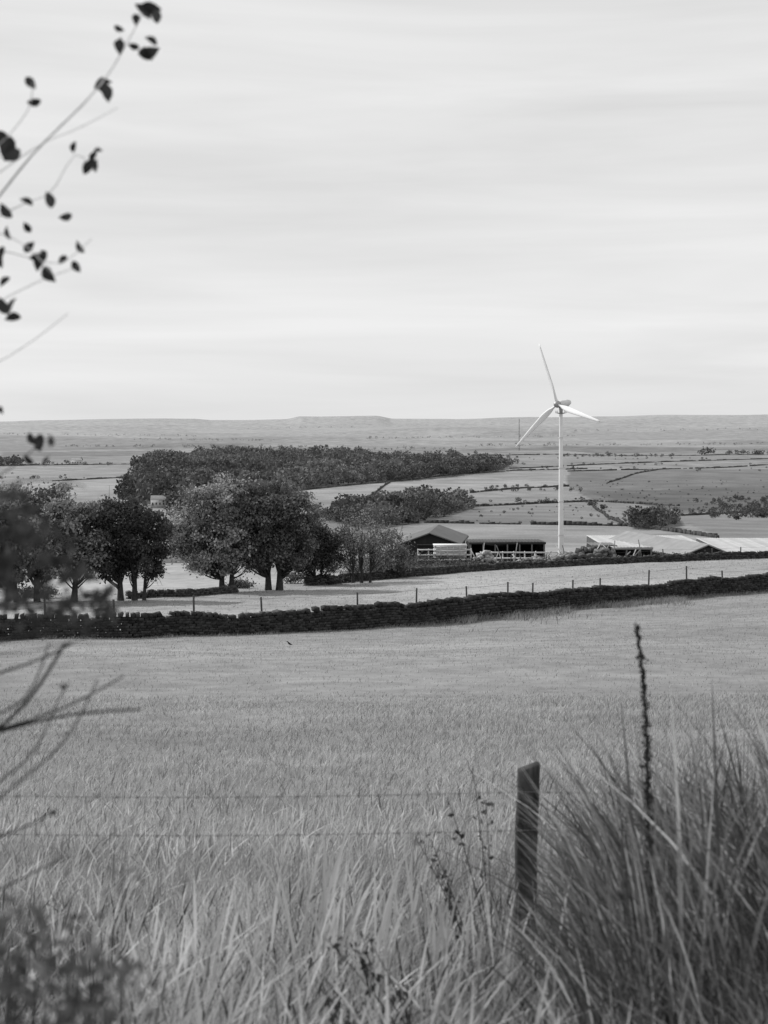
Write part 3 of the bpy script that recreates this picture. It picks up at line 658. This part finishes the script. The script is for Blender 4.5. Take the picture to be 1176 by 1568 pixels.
# ------------------------------------------------------------------ near sapling on the left
rng = np.random.default_rng(77)
par = empty('hawthorn_sapling'); bt = B(); bl = B()
def W(u, v, y): return np.array([sx(u, y), y, zz(v, y)])
TX = -1.30; TY = 3.5; tg = float(ground(TX, TY))
tube(bt, [(TX - .05, TY, tg - .1), (TX, TY, -1.2), (TX - .06, TY + .02, -.4), (TX, TY - .03, .4), (TX + .03, TY, 1.2)], [.035, .03, .024, .016, .006], .07, 8)
def twig(pts, y0, r0, r1, c=.09):
    P = [W(u, v, y0 + .1 * math.sin(i * 1.3)) for i, (u, v) in enumerate(pts)]
    st = np.array([TX, TY, P[0][2] - .12]); P = [st] + P
    P = np.array(P); d = np.r_[0, np.cumsum(np.linalg.norm(np.diff(P, axis=0), axis=1))]; s = np.linspace(0, d[-1], 18)
    Q = np.stack([np.interp(s, d, P[:, i]) for i in range(3)], 1); Q[1:-1] = (Q[:-2] + Q[1:-1] * 2 + Q[2:]) / 4
    tube(bt, Q, np.linspace(r0, r1, 18), c, 6)
def leafset(spots, y0, s, c):
    for u, v, k in spots:
        for i in range(3 if k > 1 else 1):
            p = W(u, v, y0 + rng.uniform(-.06, .06)) + rng.normal(0, s * .28, 3) * (i > 0)
            L = s * k * rng.uniform(.8, 1.1) / (1 + .35 * i)
            a = rng.uniform(0, 6.28); d = np.array([math.cos(a) * .8, rng.uniform(-.3, .3), math.sin(a)]); d /= np.linalg.norm(d)
            q = np.cross(d, np.array([rng.uniform(-.9, .9), 1, rng.uniform(-.9, .9)])); q /= np.linalg.norm(q); nn = np.cross(d, q)
            prof = [(0, 0.02), (.15, .22), (.4, .32), (.7, .24), (1, .02)]; V = []
            for t_, w_ in prof: 
                cen = p + d * (t_ - .5) * L + nn * L * .18 * math.sin(t_ * 3); V += [cen - q * w_ * L + nn * L * .2 * w_, cen, cen + q * w_ * L + nn * L * .2 * w_]
            Fq = []
            for j in range(4): Fq += [(j * 3, j * 3 + 1, j * 3 + 4, j * 3 + 3), (j * 3 + 1, j * 3 + 2, j * 3 + 5, j * 3 + 4)]
            bl.add(V, Fq, c * rng.uniform(.6, 1.5))
twig([(-60, 370), (0, 300), (40, 245), (90, 195), (150, 140), (190, 75), (222, 15)], 3.5, .0045, .0010, .5)
twig([(-80, 330), (0, 262), (70, 215), (115, 200), (180, 165)], 3.5, .0025, .0008, .55)
twig([(-60, 250), (0, 225), (48, 165), (50, 125)], 3.4, .002, .0008, .5)
twig([(-60, 360), (0, 330), (50, 305), (80, 300), (115, 225), (138, 255)], 3.6, .002, .0008, .5)
twig([(-60, 400), (0, 380), (60, 400), (100, 405), (140, 366)], 3.5, .0025, .0008, .45)
twig([(-60, 350), (0, 355), (45, 378), (80, 420)], 3.4, .002, .0008, .45)
twig([(-60, 500), (0, 460), (60, 430), (120, 408)], 3.5, .002, .0008, .45)
twig([(-60, 575), (0, 555), (60, 515), (104, 480)], 3.5, .002, .0008, .5)
leafset([(218, 18, 1.4), (240, 25, .8), (183, 72, 1.1), (228, 78, 1.2), (205, 70, .7), (158, 131, 1.4), (47, 127, .9), (52, 155, .8), (12, 228, 1.5), (0, 215, 1.3), (114, 225, .6), (139, 256, 1.1), (150, 232, .6), (75, 306, 1.0), (40, 310, .7), (10, 322, .9), (100, 331, .8), (14, 356, .9), (42, 348, .6), (45, 378, .8), (62, 402, 1.1), (76, 420, 1.0), (124, 377, .8), (96, 398, .6), (117, 408, .7), (4, 386, .7), (8, 432, .9), (6, 468, 1.2), (20, 488, .9), (55, 393, .9), (0, 400, 1), (2, 628, .6), (62, 678, 1.1), (45, 702, .9), (72, 706, .6)], 3.5, .044, .035)
rng = np.random.default_rng(5)
twig([(-60, 760), (0, 730), (40, 700), (62, 676)], 3.0, .005, .001, .08)
sp = []
for i in range(250): 
    v = 725 + 240 * rng.beta(1.5, 1.2); m_ = np.interp(v, [700, 760, 850, 900, 960], [20, 45, 120, 170, 190]); sp.append((-70 + (m_ + 70) * rng.random() ** 1.1, v, rng.uniform(.6, 1.5)))
leafset(sp, 2.5, .020, .06)
for k in range(12):
    v = 720 + k * 23; e = rng.uniform(70, 190); twig([(-60, v + 40), (0, v + 25), (e * .5, v + 15 + rng.uniform(-15, 15)), (e, v + rng.uniform(-20, 30))], 2.6, .004, .001, .06)
twig([(-60, 975), (0, 962), (60, 940), (130, 935), (200, 925)], 2.6, .007, .0015, .03)
twig([(-60, 990), (0, 985), (80, 960), (180, 955)], 2.6, .010, .002, .03)
twig([(-60, 1135), (0, 1120), (60, 1103), (130, 1090), (215, 1086)], 2.9, .008, .0022, .025)
twig([(-60, 1150), (0, 1118), (50, 1068), (100, 985)], 2.9, .007, .003, .025)
twig([(-60, 1050), (0, 1030), (60, 1012), (110, 985)], 2.9, .006, .002, .03)
twig([(-60, 1130), (30, 1110), (110, 1080), (190, 1035)], 2.9, .006, .0018, .03)
twig([(-60, 1290), (0, 1215), (40, 1190), (110, 1130), (150, 1040)], 2.9, .0045, .0015, .05)
twig([(-60, 1300), (0, 1283), (50, 1262), (84, 1240)], 2.9, .006, .002, .03)
twig([(-60, 1230), (0, 1200), (60, 1150), (90, 1060), (105, 1045)], 2.9, .0045, .0015, .04)
twig([(-60, 1110), (0, 1095), (40, 1075), (70, 1010), (75, 985)], 2.9, .005, .0018, .03)
twig([(-60, 1380), (0, 1365), (60, 1330), (110, 1310)], 2.9, .005, .0015, .05)
leafset([(80, 1243, .9), (78, 675, 1), (97, 1052, .6)], 2.9, .026, .05)
bt.obj('trunk_and_twigs', M_bark, par); bl.obj('leaves', M_leaf, par)
rng = np.random.default_rng(9); b = B()
for i in range(75):
    u = rng.uniform(-140, 175); vt = np.interp(u, [-140, 0, 60, 150, 190], [1370, 1410, 1435, 1460, 1540]); y = rng.uniform(1.9, 2.3)
    p = W(u, vt + abs(rng.normal(0, 90)), y); m = 11
    quads(b, p + rng.normal(0, .034, (m, 3)), .015, rng.uniform(.05, .17) * rng.uniform(.7, 1.3, m), asp=2.0)
    g = float(ground(p[0], y)); t = np.linspace(0, 1, 6)[:, None]; q = np.array([p[0] - .1, y, g]) * (1 - t) + p * t; tube(b, q, .0022, .07, 4)
for u, v in ((190, 1335), (185, 1350)): quads(b, W(u, v, 2.6) + rng.normal(0, .014, (12, 3)), .014, .12)
t = np.linspace(0, 1, 6)[:, None]; tube(b, np.array([sx(195, 2.6), 2.6, float(ground(sx(195, 2.6), 2.6))]) * (1 - t) + W(188, 1340, 2.6) * t, .0015, .1, 4)
b.obj('bramble_bush', M_leaf)

# ------------------------------------------------------------------ light, sky, camera
el = math.radians(40); azs = math.atan2(-.86, .50)
sv = Vector((math.sin(azs) * math.cos(el), math.cos(azs) * math.cos(el), math.sin(el)))
sd = bpy.data.lights.new('sun', 'SUN'); sd.energy = 3.8; sd.angle = math.radians(.53); sd.color = (1, 1, 1)
so = bpy.data.objects.new('sun', sd); scene.collection.objects.link(so); so.rotation_euler = sv.to_track_quat('Z', 'Y').to_euler()
w = bpy.data.worlds.new('World'); scene.world = w; w.use_nodes = True; nt = w.node_tree; N = nt.nodes; L = nt.links
bg = N['Background']; bg.inputs['Strength'].default_value = .1
sk = N.new('ShaderNodeTexSky'); sk.sky_type = 'NISHITA'; sk.sun_disc = False; sk.sun_elevation = el; sk.sun_rotation = azs
bw = N.new('ShaderNodeRGBToBW'); L.new(sk.outputs[0], bw.inputs[0])
tc = N.new('ShaderNodeTexCoord'); mp = N.new('ShaderNodeMapping'); mp.inputs['Scale'].default_value = (1.6, 1.6, 18); mp.inputs['Rotation'].default_value = (0, .02, 0)
L.new(tc.outputs['Generated'], mp.inputs[0])
nz = N.new('ShaderNodeTexNoise'); nz.inputs['Scale'].default_value = 1.5; nz.inputs['Detail'].default_value = 5; nz.inputs['Roughness'].default_value = .5; nz.inputs['Distortion'].default_value = .4; L.new(mp.outputs[0], nz.inputs['Vector'])
mr = N.new('ShaderNodeMapRange'); mr.inputs['From Min'].default_value = .3; mr.inputs['From Max'].default_value = .7; mr.inputs['To Min'].default_value = 7.5; mr.inputs['To Max'].default_value = 9.2; L.new(nz.outputs['Fac'], mr.inputs['Value'])
mx = N.new('ShaderNodeMix'); mx.data_type = 'FLOAT'; mx.inputs[0].default_value = .9; L.new(bw.outputs[0], mx.inputs[2]); L.new(mr.outputs[0], mx.inputs[3])
L.new(mx.outputs[0], bg.inputs['Color'])

cd = bpy.data.cameras.new('camera'); co = bpy.data.objects.new('camera', cd); scene.collection.objects.link(co); scene.camera = co
co.location = (0, 0, 0); co.rotation_euler = (math.radians(90), 0, 0)
cd.sensor_fit = 'VERTICAL'; cd.sensor_height = 56; cd.sensor_width = 42
cd.lens = 56 * F / 1568
cd.shift_y = -(784 - HZ) / 1568; cd.clip_start = .1; cd.clip_end = 40000
cd.dof.use_dof = True; cd.dof.focus_distance = 125; cd.dof.aperture_fstop = 6.8
